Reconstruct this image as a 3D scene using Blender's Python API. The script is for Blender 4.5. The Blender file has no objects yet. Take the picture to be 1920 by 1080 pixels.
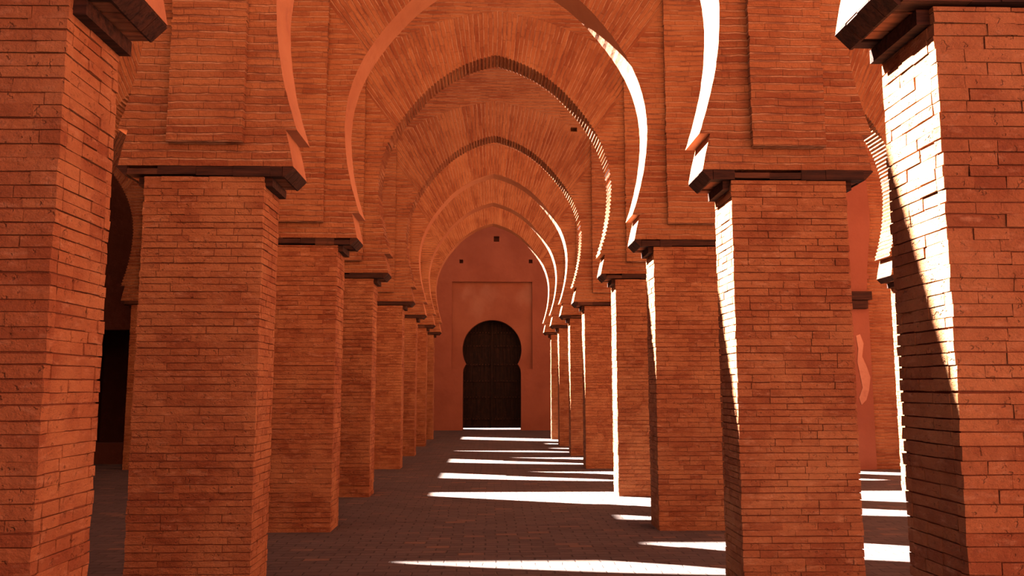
import bpy, bmesh, math, random
from mathutils import Vector, Matrix
random.seed(7)
S = bpy.context.scene
COL = S.collection

# ------------------------------------------------------------------ camera
F_PX = 1540.0
PITCH, YAW = math.radians(6.887), math.radians(1.514)
cam_d = bpy.data.cameras.new('camera')
cam = bpy.data.objects.new('camera', cam_d); COL.objects.link(cam)
cam_d.sensor_width = 36.0; cam_d.lens = F_PX * 36.0 / 1920.0
cam_d.clip_start = 0.05; cam_d.clip_end = 300
cam.location = (-0.065, 0.0, 1.56)
cam.rotation_euler = (math.pi / 2 + PITCH, 0, -YAW)
S.camera = cam

# ------------------------------------------------------------------ light
SUN_A, SUN_B = 0.97, 0.39                 # towards the sun: (-A, B, 1)
sun_d = bpy.data.lights.new('sun', 'SUN'); sun = bpy.data.objects.new('sun', sun_d); COL.objects.link(sun)
sun_d.energy = 142.0; sun_d.angle = math.radians(0.5); sun_d.color = (1.0, 0.97, 0.93)
sun.rotation_euler = Vector((-SUN_A, SUN_B, 1)).to_track_quat('Z', 'Y').to_euler()
sun.location = (-10, 10, 20)
W = bpy.data.worlds.new('sky'); S.world = W; W.use_nodes = True
nt = W.node_tree; nt.nodes.clear()
wo = nt.nodes.new('ShaderNodeOutputWorld'); bg = nt.nodes.new('ShaderNodeBackground')
bg.inputs['Color'].default_value = (0.50, 0.60, 0.85, 1); bg.inputs['Strength'].default_value = 0.5
nt.links.new(bg.outputs[0], wo.inputs[0])
S.view_settings.view_transform = 'Standard'; S.view_settings.look = 'None'
S.view_settings.exposure = 0.12; S.view_settings.gamma = 1.0; S.view_settings.use_curve_mapping = False
try:
    S.cycles.max_bounces = 10; S.cycles.diffuse_bounces = 8; S.cycles.use_denoising = True
    S.cycles.sample_clamp_indirect = 12
except Exception: pass

# ------------------------------------------------------------------ measurements
ROWS = [3.24, 6.16, 9.19, 12.05, 16.10, 19.08, 22.18, 25.07]   # front faces of the arcades
DEP = 0.46
NAVE = 2.24                     # pillar centre from the nave axis
AISLE = 4.36
PX = [-NAVE - AISLE, -NAVE, NAVE, NAVE + AISLE]
ZS, ZC, ZT = 3.235, 3.15, 9.05  # arch foot, top of shaft, top of wall
XW = 10.6                       # inner faces of the side walls
YB, YE = -9.0, 30.29            # back and end wall
PW = 0.90                       # pillar width

# ------------------------------------------------------------------ helpers
class G:
    """node graph shorthand"""
    def __init__(s, name):
        s.m = bpy.data.materials.new(name); s.m.use_nodes = True
        s.t = s.m.node_tree; s.t.nodes.clear()
        s.out = s.n('ShaderNodeOutputMaterial'); s.b = s.n('ShaderNodeBsdfPrincipled')
        s.l(s.b.outputs[0], s.out.inputs[0])
        s.b.inputs['Roughness'].default_value = 0.92
        s.b.inputs['Specular IOR Level'].default_value = 0.15
    def n(s, t, **k):
        x = s.t.nodes.new(t)
        for a, v in k.items(): setattr(x, a, v)
        return x
    def l(s, a, b): s.t.links.new(a, b)
    def put(s, sock, v):
        if isinstance(v, (int, float, tuple)): sock.default_value = v
        else: s.l(v, sock)
    def math(s, op, a, b=0.0, c=0.0, clamp=False):
        x = s.n('ShaderNodeMath', operation=op, use_clamp=clamp)
        for i, v in enumerate((a, b, c)): s.put(x.inputs[i], v)
        return x.outputs[0]
    def mix(s, f, a, b, mode='MIX'):
        x = s.n('ShaderNodeMix', data_type='RGBA', blend_type=mode)
        s.put(x.inputs[0], f); s.put(x.inputs[6], a); s.put(x.inputs[7], b)
        return x.outputs[2]
    def fmix(s, f, a, b):
        x = s.n('ShaderNodeMix', data_type='FLOAT')
        s.put(x.inputs[0], f); s.put(x.inputs[2], a); s.put(x.inputs[3], b)
        return x.outputs[0]
    def noise(s, vec, scale, detail=4, rough=0.55):
        x = s.n('ShaderNodeTexNoise'); s.put(x.inputs['Vector'], vec)
        x.inputs['Scale'].default_value = scale; x.inputs['Detail'].default_value = detail
        x.inputs['Roughness'].default_value = rough
        return x.outputs[0]
    def ramp(s, v, lo, hi, a=0.0, b=1.0):
        x = s.n('ShaderNodeMapRange'); x.interpolation_type = 'SMOOTHSTEP'
        s.put(x.inputs[0], v); s.put(x.inputs[1], lo); s.put(x.inputs[2], hi); s.put(x.inputs[3], a); s.put(x.inputs[4], b)
        return x.outputs[0]
    def coord(s, kind='Object'):
        return s.n('ShaderNodeTexCoord').outputs[kind]
    def sep(s, v):
        x = s.n('ShaderNodeSeparateXYZ'); s.l(v, x.inputs[0]); return x.outputs
    def comb(s, a, b, c):
        x = s.n('ShaderNodeCombineXYZ')
        for i, v in enumerate((a, b, c)): s.put(x.inputs[i], v)
        return x.outputs[0]
    def vmul(s, v, k):
        x = s.n('ShaderNodeVectorMath', operation='MULTIPLY'); s.put(x.inputs[0], v); x.inputs[1].default_value = k
        return x.outputs[0]
    def bump(s, h, dist, strength=1.0):
        x = s.n('ShaderNodeBump'); s.l(h, x.inputs['Height']); x.inputs['Distance'].default_value = dist
        x.inputs['Strength'].default_value = strength
        s.l(x.outputs[0], s.b.inputs['Normal'])
    def color(s, c): s.put(s.b.inputs['Base Color'], c)

BR_A = (0.240, 0.089, 0.035, 1); BR_B = (0.158, 0.046, 0.018, 1); BR_C = (0.300, 0.134, 0.056, 1)
MORT = (0.34, 0.175, 0.095, 1)
DARK = (0.120, 0.036, 0.020, 1)

def mat_brick():               # real bricks: a tone per brick, plus worn patches
    g = G('worn_brick'); geo = g.n('ShaderNodeNewGeometry'); rnd = geo.outputs['Random Per Island']; P = geo.outputs['Position']
    c = g.mix(g.ramp(g.math('ADD', g.math('MULTIPLY', rnd, 0.6), g.math('MULTIPLY', g.noise(P, 6, 4, 0.7), 0.8)), 0.25, 1.05), BR_B, BR_A)
    c = g.mix(g.ramp(g.noise(P, 2.0, 4, 0.6), 0.40, 0.70, 0, 0.7), c, BR_C)
    c = g.mix(g.ramp(g.noise(g.vmul(P, (1, 1, 1.6)), 20, 4, 0.7), 0.54, 0.76, 0, 0.55), c, DARK)
    c = g.mix(g.ramp(g.noise(g.vmul(P, (1, 1, 3.0)), 9, 5, 0.65), 0.52, 0.76, 0, 0.6), c, MORT)
    g.color(c)
    h = g.math('ADD', g.noise(g.vmul(P, (1, 1, 1.7)), 14, 5, 0.65), g.math('MULTIPLY', g.noise(P, 70, 3, 0.6), 0.30))
    pit = g.ramp(g.noise(P, 26, 2, 0.5), 0.64, 0.72, 0, 1)
    g.bump(g.math('SUBTRACT', h, g.math('MULTIPLY', pit, 0.5)), 0.020, 0.85)
    return g.m

def mat_mortar():
    g = G('earth_mortar'); P = g.n('ShaderNodeNewGeometry').outputs['Position']
    g.color(g.mix(g.noise(P, 14, 4), (0.11, 0.034, 0.018, 1), (0.19, 0.068, 0.034, 1)))
    g.bump(g.noise(P, 60, 4), 0.008, 0.8)
    return g.m

def course_layers(g, u, P, pitch, thick):
    """u runs across the courses; returns (mortar mask, per-course random)"""
    w = g.math('ADD', u, g.math('MULTIPLY', g.math('SUBTRACT', g.noise(P, 2.3, 3), 0.5), 0.035))
    w = g.math('ADD', w, g.math('MULTIPLY', g.math('SUBTRACT', g.noise(P, 13, 2), 0.5), 0.012))
    k = g.math('DIVIDE', w, pitch)
    fr = g.math('FRACT', k); fl = g.math('FLOOR', k)
    wn = g.n('ShaderNodeTexWhiteNoise', noise_dimensions='1D'); g.l(fl, wn.inputs['W'])
    d = g.math('ABSOLUTE', g.math('SUBTRACT', fr, 0.5))          # 0.5 at joints
    m = g.ramp(d, 0.5 - thick, 0.5 - thick * 0.35)
    return m, wn.outputs['Value'], fl

def mat_arch(name='arcade_brick', radial=True, pitch=0.062):
    g = G(name); co = g.coord('Object'); x, y, z = g.sep(co)[:3]
    P = g.n('ShaderNodeNewGeometry').outputs['Position']
    if radial:
        dz = g.math('SUBTRACT', z, 3.4); ax = g.math('ABSOLUTE', x)
        ang = g.math('ARCTAN2', x, dz)
        rad = g.math('SQRT', g.math('ADD', g.math('MULTIPLY', x, x), g.math('MULTIPLY', dz, dz)))
        rad = g.math('ADD', rad, g.math('MULTIPLY', g.noise(P, 4, 2), 0.08))
        inr = g.math('LESS_THAN', g.math('ABSOLUTE', ang), 0.645)
        inr = g.math('MULTIPLY', inr, g.math('LESS_THAN', rad, g.math('SUBTRACT', 3.95, g.math('MULTIPLY', ax, 0.10))))
        inr = g.math('MULTIPLY', inr, g.math('LESS_THAN', ax, 1.97))
        u = g.fmix(inr, z, g.math('ADD', g.math('MULTIPLY', ang, 3.1), 20.0))
        v = g.fmix(inr, g.math('ADD', x, y), rad)
    else:
        u = z; v = g.math('ADD', x, y)
    m, rnd, fl = course_layers(g, u, P, pitch, 0.17)
    # brick ends along the course
    vv = g.math('ADD', g.math('DIVIDE', v, 0.27), g.math('MULTIPLY', rnd, 7.3))
    e = g.math('ABSOLUTE', g.math('SUBTRACT', g.math('FRACT', vv), 0.5))
    em = g.ramp(e, 0.475, 0.492)
    wn = g.n('ShaderNodeTexWhiteNoise', noise_dimensions='2D'); g.l(g.comb(fl, g.math('FLOOR', vv), 0.0), wn.inputs['Vector'])
    br = wn.outputs['Value']
    c = g.mix(g.ramp(g.fmix(0.4, rnd, br), 0.1, 0.9), BR_B, BR_A)
    streak = g.noise(g.comb(g.math('MULTIPLY', v, 1.6), g.math('MULTIPLY', u, 22.0), 0.0), 1.0, 4, 0.6)
    c = g.mix(g.ramp(streak, 0.45, 0.75, 0, 0.6), c, BR_C)
    c = g.mix(g.ramp(g.noise(P, 1.1, 3), 0.45, 0.7, 0, 0.45), c, BR_C)
    c = g.mix(g.ramp(g.noise(P, 30, 4, 0.7), 0.56, 0.8, 0, 0.5), c, DARK)
    wear = g.ramp(g.noise(P, 5, 3), 0.36, 0.60)
    dk = g.ramp(g.noise(P, 3.1, 3), 0.52, 0.62)
    c = g.mix(g.math('MULTIPLY', m, g.math('ADD', g.math('MULTIPLY', wear, 0.75), 0.2)), c, MORT)
    c = g.mix(g.math('MULTIPLY', m, g.math('MULTIPLY', dk, 0.6)), c, DARK)
    g.color(c)
    h = g.math('SUBTRACT', g.noise(P, 26, 4, 0.6), g.math('ADD', g.math('MULTIPLY', m, 0.9), g.math('MULTIPLY', em, 0.35)))
    h = g.math('ADD', h, g.math('MULTIPLY', rnd, 0.6))
    g.bump(h, 0.018, 0.9)
    return g.m

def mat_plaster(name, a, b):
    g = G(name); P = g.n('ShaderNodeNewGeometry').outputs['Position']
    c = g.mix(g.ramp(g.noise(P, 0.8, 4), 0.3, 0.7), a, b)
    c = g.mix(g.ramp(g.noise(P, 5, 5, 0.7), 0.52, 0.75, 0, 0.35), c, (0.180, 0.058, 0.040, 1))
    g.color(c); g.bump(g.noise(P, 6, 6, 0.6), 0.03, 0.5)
    return g.m

def mat_panel_plaster():        # the panel over the door, with pale rain stains
    g = G('stained_plaster'); P = g.n('ShaderNodeNewGeometry').outputs['Position']
    c = g.mix(g.ramp(g.noise(P, 0.9, 4), 0.3, 0.7), (0.18, 0.060, 0.033, 1), (0.22, 0.080, 0.044, 1))
    s = g.ramp(g.noise(g.vmul(P, (1.1, 1, 0.8)), 1.2, 3, 0.5), 0.46, 0.66, 0, 0.30)
    z = g.sep(P)[2]
    s = g.math('MULTIPLY', s, g.ramp(z, 3.6, 4.6))
    g.color(g.mix(s, c, (0.288, 0.158, 0.108, 1))); g.bump(g.noise(P, 6, 6, 0.6), 0.03, 0.4)
    return g.m

def mat_wood(name, a, b, axis=(1.5, 22, 22)):
    g = G(name); co = g.coord('Object')
    n = g.noise(g.vmul(co, axis), 1.6, 5, 0.65)
    P = g.n('ShaderNodeNewGeometry').outputs['Position']
    c = g.mix(g.ramp(n, 0.3, 0.7), a, b)
    c = g.mix(g.ramp(g.noise(P, 7, 3), 0.5, 0.7, 0, 0.6), c, (0.025, 0.010, 0.006, 1))
    g.color(c); g.b.inputs['Roughness'].default_value = 0.8
    g.bump(n, 0.012, 0.8)
    return g.m

def mat_floor():
    g = G('brick_paving'); P = g.n('ShaderNodeNewGeometry').outputs['Position']
    x, y, z = g.sep(P)[:3]
    wob = g.math('MULTIPLY', g.math('SUBTRACT', g.noise(P, 1.7, 3), 0.5), 0.10)
    r = g.math('DIVIDE', g.math('ADD', y, wob), 0.115); row = g.math('FLOOR', r); fr = g.math('FRACT', r)
    q = g.math('ADD', g.math('DIVIDE', g.math('ADD', x, wob), 0.235), g.math('MULTIPLY', row, 0.5)); cl = g.math('FLOOR', q); fq = g.math('FRACT', q)
    dm = g.math('MAXIMUM', g.ramp(g.math('ABSOLUTE', g.math('SUBTRACT', fr, 0.5)), 0.41, 0.48),
                g.ramp(g.math('ABSOLUTE', g.math('SUBTRACT', fq, 0.5)), 0.45, 0.485))
    wn = g.n('ShaderNodeTexWhiteNoise', noise_dimensions='2D'); g.l(g.comb(row, cl, 0.0), wn.inputs['Vector'])
    v = wn.outputs['Value']
    c = g.mix(g.ramp(v, 0.0, 1.0), (0.056, 0.037, 0.031, 1), (0.078, 0.050, 0.041, 1))
    c = g.mix(g.ramp(v, 0.90, 0.99, 0, 0.8), c, (0.135, 0.068, 0.042, 1))
    c = g.mix(g.ramp(g.noise(P, 1.3, 4), 0.42, 0.66, 0, 0.75), c, (0.070, 0.048, 0.041, 1))
    c = g.mix(g.math('MULTIPLY', dm, g.ramp(g.noise(P, 2.5, 3), 0.35, 0.6, 0.1, 0.6)), c, (0.030, 0.019, 0.015, 1))
    g.color(c)
    h = g.math('SUBTRACT', g.math('ADD', g.math('MULTIPLY', v, 0.5), g.noise(P, 18, 4)), dm)
    g.bump(h, 0.010, 0.7)
    return g.m

M = dict(brick=mat_brick(), mortar=mat_mortar(), arch=mat_arch(), flat=mat_arch('panel_brick', False),
         plaster=mat_plaster('red_plaster', (0.175, 0.056, 0.031, 1), (0.215, 0.074, 0.042, 1)),
         stain=mat_panel_plaster(), scar=mat_plaster('pale_plaster', (0.30, 0.13, 0.08, 1), (0.38, 0.19, 0.12, 1)), render=mat_plaster('rendered_soffit', (0.27, 0.105, 0.05, 1), (0.34, 0.15, 0.075, 1)),
         wood=mat_wood('dark_timber', (0.012, 0.004, 0.0025, 1), (0.050, 0.017, 0.009, 1)),
         plank=mat_wood('red_timber', (0.13, 0.040, 0.018, 1), (0.24, 0.085, 0.038, 1)),
         worn=mat_wood('worn_timber', (0.035, 0.012, 0.006, 1), (0.095, 0.034, 0.016, 1)),
         door=mat_wood('door_timber', (0.0045, 0.0018, 0.0010, 1), (0.016, 0.0065, 0.0032, 1), (14, 14, 1.2)),
         stud=mat_wood('rusted_iron', (0.043, 0.022, 0.014, 1), (0.086, 0.036, 0.022, 1)),
         hole=mat_plaster('hole_shade_earth', (0.072, 0.025, 0.014, 1), (0.101, 0.036, 0.022, 1)),  # earth in the holes; stands in for shade on the cross wall
         floor=mat_floor())

def mesh_obj(name, bm, mats, parent=None, loc=(0, 0, 0)):
    me = bpy.data.meshes.new(name); bmesh.ops.recalc_face_normals(bm, faces=bm.faces); bm.to_mesh(me); bm.free()
    for m in (mats if isinstance(mats, (list, tuple)) else [mats]): me.materials.append(m)
    o = bpy.data.objects.new(name, me); COL.objects.link(o); o.location = loc
    if parent: o.parent = parent
    return o
def empty(name, loc=(0, 0, 0)):
    o = bpy.data.objects.new(name, None); COL.objects.link(o); o.location = loc; o.empty_display_size = 0.3
    return o
def tag(o, label=None, cat=None, group=None, kind=None):
    if label: o['label'] = label
    if cat: o['category'] = cat
    if group: o['group'] = group
    if kind: o['kind'] = kind
    return o
def box(bm, x0, x1, y0, y1, z0, z1, j=0.0, mi=0):
    vs = []
    for z in (z0, z1):
        for (x, y) in ((x0, y0), (x1, y0), (x1, y1), (x0, y1)):
            vs.append(bm.verts.new((x + random.uniform(-j, j), y + random.uniform(-j, j), z + random.uniform(-j, j))))
    for f in ((0, 3, 2, 1), (4, 5, 6, 7), (0, 1, 5, 4), (1, 2, 6, 5), (2, 3, 7, 6), (3, 0, 4, 7)):
        bm.faces.new([vs[i] for i in f]).material_index = mi
def prism(bm, pts, y0, y1, mi=0):
    """closed outline in XZ, thickness along Y"""
    a = [bm.verts.new((x, y0, z)) for x, z in pts]; b = [bm.verts.new((x, y1, z)) for x, z in pts]
    n = len(pts); fs = [bm.faces.new(a), bm.faces.new(b[::-1])]
    for i in range(n): fs.append(bm.faces.new((a[i], b[i], b[(i + 1) % n], a[(i + 1) % n])))
    for f in fs: f.material_index = mi
    for f in fs[:2]: f.normal_update()
    bmesh.ops.triangulate(bm, faces=fs[:2], ngon_method='EAR_CLIP')

# ------------------------------------------------------------------ setting: floor and walls
bm = bmesh.new(); box(bm, -XW - 1, XW + 1, YB - 1, YE + 3, -0.3, 0.0)
tag(mesh_obj('floor', bm, M['floor']), 'worn brown brick paving crossed by bands of sunlight', kind='structure')
for nm, sx in (('wall_left', -1), ('wall_right', 1)):
    bm = bmesh.new(); x0, x1 = sorted((sx * XW, sx * (XW + 0.9)))
    box(bm, x0, x1, YB - 0.9, YE + 1.2, 0, 10.0 if sx < 0 else ZT)  # left wall raised out of view to trim the sun stripes
    if sx < 0:
        for y0, y1 in ((12.05, 15.6), (25.07, 29.0)): box(bm, -XW - 2.6, -XW, y0 + DEP, y1, 0, 12.5)   # unseen turrets added to cut the sun stripes on the floor
    tag(mesh_obj(nm, bm, M['plaster']), 'red plastered outer wall of the hall', kind='structure')
bm = bmesh.new(); box(bm, -XW, XW, YB - 0.9, YB, 0, ZT)
tag(mesh_obj('wall_back', bm, M['plaster']), 'red plastered wall behind the viewer', kind='structure')

# end wall with the keyhole doorway, sunk panel and three square holes
def door_outline(grow=0.0):
    R = 1.093; cz = 2.94
    p = [(-1.068, 0.0), (-1.068, 2.10), (-1.05, 2.22), (-0.985, 2.36), (-0.945, 2.40)]
    a0 = math.atan2(2.40 - cz, -0.945); a0 = a0 + 2 * math.pi if a0 < 0 else a0
    a1 = math.atan2(2.40 - cz, 0.945)
    N = 40
    for i in range(1, N):
        a = a0 + (a1 - a0) * i / N
        p.append((R * math.cos(a), cz + R * math.sin(a)))
    p += [(0.945, 2.40), (0.985, 2.36), (1.05, 2.22), (1.068, 2.10), (1.068, 0.0)]
    return p
DO = door_outline()
def grid_wall(bm, xs, zs, solid, y0, y1, mi=0):
    for i in range(len(xs) - 1):
        for k in range(len(zs) - 1):
            if solid(0.5 * (xs[i] + xs[i + 1]), 0.5 * (zs[k] + zs[k + 1])):
                box(bm, xs[i], xs[i + 1], y0, y1, zs[k], zs[k + 1], 0, mi)
REC = 0.12; ZEND = 15.8  # end wall heightened out of view to keep sun off the last bay
holes = [(0.157, 7.066, 0.105), (-1.152, 6.214, 0.07), (1.433, 6.224, 0.07)]
P0, P1, PZ0, PZ1 = -1.49, 1.49, 2.22, 5.45
bm = bmesh.new()
# front skin outside the panel (down to the panel sides), with the doorway
xs = [-XW, P0, -1.3, -1.0, P1, XW]
# left and right of panel
for x0, x1 in ((-XW, P0), (P1, XW)): box(bm, x0, x1, YE, YE + REC, 0, PZ1)
# strips below the panel at either side of the doorway
for s in (-1, 1):
    pts = [(s * -P0 if s > 0 else P0, 0), (s * 1.068, 0), (s * 1.068, 2.10), (s * 1.05, PZ0), (s * -P0 if s > 0 else P0, PZ0)]
    prism(bm, pts, YE, YE + REC)
# above the panel, holes left open
hx = sorted({-XW, XW, *[h[0] - h[2] for h in holes], *[h[0] + h[2] for h in holes]})
hz = sorted({PZ1, ZEND, *[h[1] - h[2] for h in holes], *[h[1] + h[2] for h in holes]})
def sol(x, z): return not any(abs(x - a) < c and abs(z - b) < c for a, b, c in holes)
grid_wall(bm, hx, hz, sol, YE, YE + 0.25)
tag_wall = mesh_obj('wall_end', bm, M['plaster'])
tag(tag_wall, 'smooth red plaster end wall with keyhole doorway and three square holes', kind='structure')
# sunk panel plane with doorway cut, and the full wall thickness behind
bm = bmesh.new()
def half(s):
    pts = [(0, PZ1 + 0.0)] + [(s * 1.49, PZ1), (s * 1.49, 0.0)]
    dp = [(abs(x), z) for x, z in DO if x >= -1e-6]
    dp = sorted([(x, z) for x, z in DO if x >= 0.0], key=lambda p: DO.index(p) if p in DO else 0)
    path = dp[::-1]            # from bottom right up to crown
    pts += [(s * x, z) for x, z in path] + [(0, 2.94 + 1.093)]
    out = []
    for p in pts:
        if not out or (abs(out[-1][0] - p[0]) + abs(out[-1][1] - p[1])) > 1e-4: out.append(p)
    return out
for s in (-1, 1): prism(bm, half(s), YE + REC, YE + 1.0)
tag(mesh_obj('wall_end_panel', bm, M['stain']), 'sunk square plaster panel framing the doorway, pale rain stains', kind='structure')
bpy.data.objects['wall_end_panel'].name = 'trim_1'
bm = bmesh.new(); box(bm, -XW, P0, YE + REC, YE + 1.0, 0, PZ1); box(bm, P1, XW, YE + REC, YE + 1.0, 0, PZ1)
box(bm, -XW, XW, YE + 0.25, YE + 1.0, PZ1, ZEND)
tag(mesh_obj('wall_end_core', bm, M['hole']), 'earth core of the end wall behind the plaster', kind='structure')
bpy.data.objects['wall_end_core'].name = 'wall_end_inner'

# double door
dr = tag(empty('door_1', (0, YE + 0.62, 0)), 'dark wooden double door in the keyhole doorway at the far end', kind='structure')
def leaf(s):
    bm = bmesh.new(); x = 0.012; k = 0
    while x < 1.12:
        w = 0.135; x1 = min(x + w, 1.14)
        box(bm, s * x, s * (x1 - 0.006), -0.03 - 0.006 * (k % 2), 0.03, 0.06, 4.1, 0.001); x = x1; k += 1
    box(bm, *sorted((s * 0.0, s * 1.14)), 0.02, 0.05, 0.06, 4.1)
    lf = mesh_obj('door_leaf', bm, M['door'], dr)
    for z in (0.35, 1.15, 1.75, 2.36, 3.05, 3.55):
        bm = bmesh.new(); box(bm, *sorted((s * 0.05, s * 1.08)), -0.062, -0.03, z, z + 0.085, 0.002)
        mesh_obj('ledge', bm, M['door'], lf)
    bm = bmesh.new()
    for z in (0.393, 1.193, 1.793, 2.403, 3.093, 3.593):
        for i in range(9):
            c = Vector((s * (0.12 + i * 0.112), -0.066, z))
            bmesh.ops.create_icosphere(bm, subdivisions=1, radius=0.018, matrix=Matrix.Translation(c))
    mesh_obj('nail_heads', bm, M['stud'], lf)
for s in (-1, 1): leaf(s)
bm = bmesh.new(); box(bm, -1.10, 1.10, -0.02, 0.06, 4.1, 4.2); mesh_obj('lintel', bm, M['door'], dr)
bm = bmesh.new(); box(bm, -0.045, 0.045, -0.085, -0.036, 0.12, 3.98, 0.002); mesh_obj('meeting_rail', bm, M['door'], dr)

# ------------------------------------------------------------------ arcades
HALF = [(1.575, ZS), (1.64, 3.52), (1.555, 3.52), (1.61, 3.69), (1.68, 3.96), (1.722, 4.22), (1.742, 4.45), (1.742, 4.62),
        (1.715, 4.86), (1.655, 5.09), (1.555, 5.33), (1.42, 5.56), (1.25, 5.79), (1.05, 6.02), (0.83, 6.22), (0.60, 6.375), (0.40, 6.475), (0.20, 6.55), (0.0, 6.605)]
def catmull(pts, n):
    out = []
    for i in range(len(pts) - 1):
        p0 = pts[max(i - 1, 0)]; p1 = pts[i]; p2 = pts[i + 1]; p3 = pts[min(i + 2, len(pts) - 1)]
        for k in range(n):
            t = k / n
            out.append(tuple(0.5 * (2 * p1[c] + (p2[c] - p0[c]) * t + (2 * p0[c] - 5 * p1[c] + 4 * p2[c] - p3[c]) * t * t
                                    + (3 * p1[c] - p0[c] - 3 * p2[c] + p3[c]) * t ** 3) for c in (0, 1)))
    out.append(pts[-1]); return out
def half_profile(sx, ridged, rng):
    """outline of one haunch from pillar foot to apex"""
    foot = [(HALF[0][0], HALF[0][1]), (1.60, 3.36), (1.64, 3.52)]
    curve = catmull(HALF[2:], 6)
    L = [0.0]
    for a, b in zip(curve, curve[1:]): L.append(L[-1] + math.dist(a, b))
    step = 0.029 if ridged else 0.05; n = int(L[-1] / step); out = []
    amp = 0.011 if ridged else 0.0022
    for i in range(n + 1):
        s = L[-1] * i / n; k = max(j for j in range(len(L)) if L[j] <= s + 1e-9); k = min(k, len(curve) - 2)
        t = (s - L[k]) / max(L[k + 1] - L[k], 1e-9)
        x = curve[k][0] + (curve[k + 1][0] - curve[k][0]) * t; z = curve[k][1] + (curve[k + 1][1] - curve[k][1]) * t
        tx, tz = curve[k + 1][0] - curve[k][0], curve[k + 1][1] - curve[k][1]; d = math.hypot(tx, tz)
        o = (amp * (1 if i % 2 else -1) if ridged else 0) + rng.uniform(-0.0022, 0.0022)
        if i in (0, n): o = 0
        out.append((x + tz / d * o, z - tx / d * o))
    out[-1] = curve[-1]
    return [(x * sx, z) for x, z in foot + out]
def arch_mesh(half_l, half_r, sx, ridged, seed):
    rng = random.Random(seed)
    r = half_profile(sx, ridged, rng); l = half_profile(sx, ridged, rng)
    pts = [(-half_l, ZS)] + [(-x, z) for x, z in l] + r[::-1][1:] + [(half_r, ZS), (half_r, ZT), (-half_l, ZT)]
    bm = bmesh.new(); prism(bm, pts, 0, DEP)
    if not ridged:
        for f in bm.faces:
            f.normal_update()
            c = f.calc_center_median()
            if abs(f.normal.y) < 0.5 and 3.24 < c.z < 6.8 and abs(c.x) < 1.9: f.material_index = 1
    return bm

def panel_mesh(seed):
    rng = random.Random(seed); bm = bmesh.new(); z = 3.41
    while z < 8.9:
        h = rng.uniform(0.055, 0.075); o = rng.uniform(-0.004, 0.004)
        box(bm, -0.285 + o + rng.uniform(-.003, .003), 0.285 + o + rng.uniform(-.003, .003), -0.055 + rng.uniform(-.0015, .0015), 0.0, z, z + h)
        z += h
    return bm

NEAR = ['', '', 'nearest', 'second', 'third', 'fourth', 'fifth', 'sixth', 'seventh', 'eighth and farthest']
def row_label(r):
    extra = {2: 'its arches above the top of the picture', 3: 'arch crown out of frame, two raised strips in full view',
             4: 'crown cut by the picture top, broad sunlit right rim', 5: 'rough ridged rim, pointed crown just inside the picture',
             6: 'ridged rim, standing across the wide bay', 7: 'smooth plain rim', 8: 'smooth rim, last but one before the end wall',
             9: 'smallest, closest to the door wall'}[r]
    return '%s brick horseshoe arcade, %s' % (NEAR[r], extra)
arch_cache = {}
for r, y in enumerate(ROWS, 2):
    w = tag(empty('horseshoe_arcade', (0, y, ZS)), row_label(r), 'arcade', 'brick arcades across the nave')
    ridged = r in (5, 6)
    spans = [(-NAVE - AISLE * 1.5, XW - (NAVE + AISLE * 1.5), AISLE / 2), (-NAVE - AISLE / 2, AISLE / 2, AISLE / 2), (0, NAVE, NAVE),
             (NAVE + AISLE / 2, AISLE / 2, AISLE / 2), (NAVE + AISLE * 1.5, AISLE / 2, XW - (NAVE + AISLE * 1.5))]
    for i, (cx, hl, hr) in enumerate(spans):
        sx = 1.0 if i == 2 else 0.966
        key = (i if i in (0, 2, 4) else 1, ridged, r % 3 if i == 2 else 0)
        if key not in arch_cache:
            o = mesh_obj('horseshoe_arch', arch_mesh(hl, hr, sx, ridged, hash(key) % 1000), [M['arch'], M['render']], w, (cx, 0, -ZS))
            arch_cache[key] = o.data
        else:
            o = bpy.data.objects.new('horseshoe_arch', arch_cache[key]); COL.objects.link(o); o.parent = w; o.location = (cx, 0, -ZS)
    for i, x in enumerate(PX):
        if r == 6 and i == 3: continue
        key = ('p', (r + i) % 3)
        if key not in arch_cache:
            o = mesh_obj('raised_strip', panel_mesh(r * 7 + i), M['flat'], w, (x, 0, -ZS)); arch_cache[key] = o.data
        else:
            o = bpy.data.objects.new('raised_strip', arch_cache[key]); COL.objects.link(o); o.parent = w; o.location = (x, 0, -ZS)

# unseen flat boarding added to darken the outer left aisle
for r in range(3, len(ROWS) - 1):
    y0, y1 = ROWS[r] + DEP + 0.01, ROWS[r + 1] - 0.01
    bm = bmesh.new(); k = y0
    while k < y1 - 0.02:
        k1 = min(k + 0.24, y1); box(bm, -XW, -7.95, k, k1 - 0.004, 6.68, 6.74); k = k1
    tag(mesh_obj('shade_ceiling', bm, M['wood']), 'unseen dark boarding added to keep the outer left aisle in shade', kind='structure')

# one putlog hole high on the right of the fifth nave arch
tgt = [o for o in bpy.data.objects if o.name.startswith('horseshoe_arch') and o.type == 'MESH' and o.parent and abs(o.parent.location.y - ROWS[4]) < 0.01 and abs(o.location.x) < 0.01][0]
tgt.data = tgt.data.copy()
bm = bmesh.new(); box(bm, 1.55, 1.68, -0.1, 0.2, 6.70, 6.79); cut = mesh_obj('cutter', bm, M['hole'], tgt.parent, (0, 0, -ZS))
md = tgt.modifiers.new('hole', 'BOOLEAN'); md.operation = 'DIFFERENCE'; md.object = cut; md.solver = 'EXACT'
bpy.context.view_layer.update(); dg = bpy.context.evaluated_depsgraph_get()
new = bpy.data.meshes.new_from_object(tgt.evaluated_get(dg)); tgt.modifiers.clear(); tgt.data = new
bpy.data.objects.remove(cut)

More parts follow.
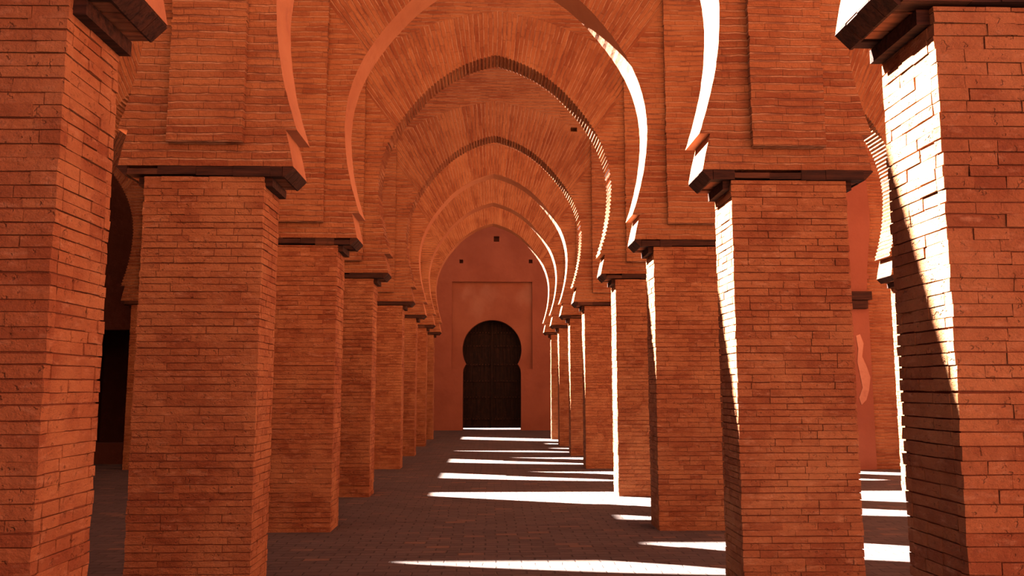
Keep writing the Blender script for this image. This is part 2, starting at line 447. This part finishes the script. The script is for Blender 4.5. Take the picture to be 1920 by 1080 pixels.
# ------------------------------------------------------------------ pillars
def shaft_mesh(seed):
    global random
    rng = random.Random(seed); bm = bmesh.new()
    hw, hd = PW / 2, DEP / 2
    box(bm, -hw + 0.009, hw - 0.009, -hd + 0.009, hd - 0.009, 0, ZC - 0.002, 0, 1)
    z = 0.0
    while z < ZC - 0.02:
        h = rng.uniform(0.046, 0.060); z1 = min(z + h, ZC); g = rng.choice((0.003, 0.004, 0.005, 0.006, 0.008))
        ox, oy = rng.uniform(-.0025, .0025), rng.uniform(-.003, .003)
        zz0, zz1 = z + (g if z > 0 else 0), z1
        tilt = lambda: rng.uniform(-.0022, .0022)
        for sy in (-1, 1):          # long faces
            x = -hw + ox + tilt()
            xe = hw + ox + tilt()
            while x < xe - 0.01:
                L = rng.choice((0.12, 0.13, 0.22, 0.25, 0.27)) * rng.uniform(0.88, 1.12)
                x1 = x + L
                if xe - x1 < 0.07: x1 = xe
                pr = rng.uniform(-0.0035, 0.004)
                a = sy * (hd + pr + oy * sy); b = sy * (hd - 0.05)
                gg = 0.0 if x1 == xe else rng.choice((0.001, 0.002, 0.004))
                box(bm, x, x1 - gg, min(a, b), max(a, b), zz0 + tilt() * .6, zz1 + tilt() * .6, 0.002)
                x = x1
        for sx in (-1, 1):          # short faces
            yy = -hd + 0.05; ye = hd - 0.05
            while yy < ye - 0.01:
                L = rng.choice((0.12, 0.13, 0.24)) * rng.uniform(0.93, 1.07); y1 = yy + L
                if ye - y1 < 0.06: y1 = ye
                pr = rng.uniform(-0.004, 0.003)
                a = sx * (hw + pr + ox * sx); b = sx * (hw - 0.05)
                box(bm, min(a, b), max(a, b), yy + rng.choice((0.0005, 0.001, 0.004)), y1, zz0 + tilt() * .6, zz1 + tilt() * .6, 0.002)
                yy = y1
        z = z1
    return bm
def impost_parts(parent, seed):
    rng = random.Random(seed); n = 5; pw = DEP / n
    for k in range(n):
        bm = bmesh.new(); y0 = -DEP / 2 - (0.012 if k == 0 else 0) + k * pw + (0.003 if k else 0); y1 = -DEP / 2 + (k + 1) * pw - 0.008
        e = 0.585
        # uneven front board, cut in short lengths
        if k in (0, n - 1):
            x = -e
            while x < e - 0.01:
                x1 = min(x + rng.uniform(0.12, 0.30), e)
                if e - x1 < 0.08: x1 = e
                d = rng.uniform(-0.006, 0.006)
                box(bm, x, x1, y0 + (d if k == 0 else 0), y1 + (d if k else 0), ZC + rng.choice((0.002, 0.004, 0.010, 0.016)), ZS - 0.004 - rng.choice((0, 0, 0, 0.012, 0.022)), 0.002, rng.choice((0, 0, 0, 1))); x = x1
        else:
            box(bm, -e, e, y0, y1, ZC + rng.uniform(0.008, 0.016), ZS - 0.003, 0.001)
        mesh_obj('impost_board', bm, [M['wood'], M['worn']] if k == 0 else [M['plank'], M['wood']], parent)
    for s in (-1, 1):
        bm = bmesh.new(); m = 4; L = (DEP + 0.01) / m
        for k in range(m):
            y0 = -DEP / 2 - 0.010 + k * L; d = rng.uniform(-.004, .004)
            prism(bm, [(s * 0.588, ZC + 0.002), (s * (0.600 + d), ZC + 0.002), (s * (0.668 + d), ZS - 0.014), (s * (0.664 + d), ZS - 0.003), (s * 0.588, ZS - 0.003)], y0 + 0.002, y0 + L - 0.002)
        mesh_obj('edge_rail', bm, M['wood'], parent)
        bm = bmesh.new()
        box(bm, *sorted((s * 0.40, s * 0.505)), -DEP / 2 + 0.03, DEP / 2, ZC - 0.066, ZC, 0.001)
        mesh_obj('corbel', bm, M['wood'], parent)

ordinal = ['', '', 'nearest', 'second', 'third', 'fourth', 'fifth', 'sixth', 'seventh', 'eighth']
def pillar_label(r, i):
    side = {0: 'in the dark outer left row', 1: 'on the left of the nave', 2: 'on the right of the nave', 3: 'in the outer right row'}[i]
    look = {(2, 1): ', warm lit inner face', (2, 2): ', shadow slanting down its face', (3, 1): ', arch feet in view',
            (3, 2): ', sun wedge down its edge', (5, 3): ', bright sunlit edge',
            (5, 2): ', left edge sunlit down to the floor'}.get((r, i), '')
    return '%s brick pillar %s%s' % (ordinal[r], side, look)
proto = []
for v in range(4):
    p = empty('brick_pier'); mesh_obj('shaft', shaft_mesh(100 + v), [M['brick'], M['mortar']], p); impost_parts(p, 50 + v); proto.append(p)
used = set()
for r, y in enumerate(ROWS, 2):
    for i, x in enumerate(PX):
        if r == 6 and i == 3: continue
        v = (r * 3 + i * 2) % 4; src = proto[v]
        if v not in used: used.add(v); p = src
        else:
            p = src.copy(); COL.objects.link(p)
            for ch in list(src.children):
                c = ch.copy(); COL.objects.link(c); c.parent = p
        p.location = (x, y + DEP / 2, 0)
        tag(p, pillar_label(r, i), 'pillar', 'square brick pillars under the arcades')

# clasping pier in the right aisle: brick body standing in front of the arcade, with a plastered face
cp = tag(empty('clasping_pier', (NAVE + AISLE, ROWS[4], 0)), 'broad plastered pier with timber cap and flaking stain, seen past the second right pillar', 'pier')
bm = bmesh.new(); rng = random.Random(5); z = 0
while z < 8.9:
    h = rng.uniform(0.045, 0.06)
    box(bm, -0.45, 1.36 + rng.uniform(-.006, .006), -0.30 + rng.uniform(-.003, .003), -0.005, z, z + h); z += h
mesh_obj('pier_body', bm, M['flat'], cp)
bm = bmesh.new(); box(bm, -0.42, 0.70, -0.36, -0.304, 0, 3.07); mesh_obj('plaster_face', bm, M['plaster'], cp)
bm = bmesh.new()
prism(bm, [(-0.42, 3.42), (0.68, 3.42), (0.70, 3.66), (0.74, 3.67), (0.74, 3.74), (0.70, 3.76), (0.74, 4.1), (0.80, 4.6), (0.82, 5.0), (0.78, 5.6), (0.66, 6.2), (0.45, 6.8), (-0.42, 6.8)], -0.36, -0.304)
mesh_obj('plaster_haunch', bm, M['plaster'], cp)
bm = bmesh.new(); box(bm, -0.46, 0.66, -0.42, -0.304, 3.08, 3.24, 0.006); box(bm, -0.46, 0.74, -0.44, -0.304, 3.245, 3.41, 0.006); mesh_obj('timber_cap', bm, M['wood'], cp)
bm = bmesh.new()
prism(bm, [(0.42, 2.55), (0.50, 2.58), (0.56, 2.40), (0.52, 2.15), (0.60, 1.95), (0.66, 1.75), (0.62, 1.50), (0.56, 1.32), (0.46, 1.22), (0.42, 1.36), (0.50, 1.55), (0.46, 1.80), (0.42, 2.05), (0.45, 2.30)], -0.372, -0.361)
tag(mesh_obj('plaster_scar', bm, M['scar'], cp), 'pale flaked patch of plaster')

# cross wall closing the outer left aisle, with a dark low-arched doorway
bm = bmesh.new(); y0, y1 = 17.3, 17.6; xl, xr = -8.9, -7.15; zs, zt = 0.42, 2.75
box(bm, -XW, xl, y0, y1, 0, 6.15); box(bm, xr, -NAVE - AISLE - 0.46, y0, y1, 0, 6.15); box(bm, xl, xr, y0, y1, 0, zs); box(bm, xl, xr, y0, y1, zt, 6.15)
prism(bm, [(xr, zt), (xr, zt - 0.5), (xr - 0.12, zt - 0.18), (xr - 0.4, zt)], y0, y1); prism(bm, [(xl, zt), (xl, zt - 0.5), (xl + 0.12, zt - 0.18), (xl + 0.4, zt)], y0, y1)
tag(mesh_obj('wall_left_cross', bm, M['hole']), 'wall coloured dark for shade, with a black arched doorway closing the outer left aisle', kind='structure')  # aisle shade put into the wall colour by the dark earth
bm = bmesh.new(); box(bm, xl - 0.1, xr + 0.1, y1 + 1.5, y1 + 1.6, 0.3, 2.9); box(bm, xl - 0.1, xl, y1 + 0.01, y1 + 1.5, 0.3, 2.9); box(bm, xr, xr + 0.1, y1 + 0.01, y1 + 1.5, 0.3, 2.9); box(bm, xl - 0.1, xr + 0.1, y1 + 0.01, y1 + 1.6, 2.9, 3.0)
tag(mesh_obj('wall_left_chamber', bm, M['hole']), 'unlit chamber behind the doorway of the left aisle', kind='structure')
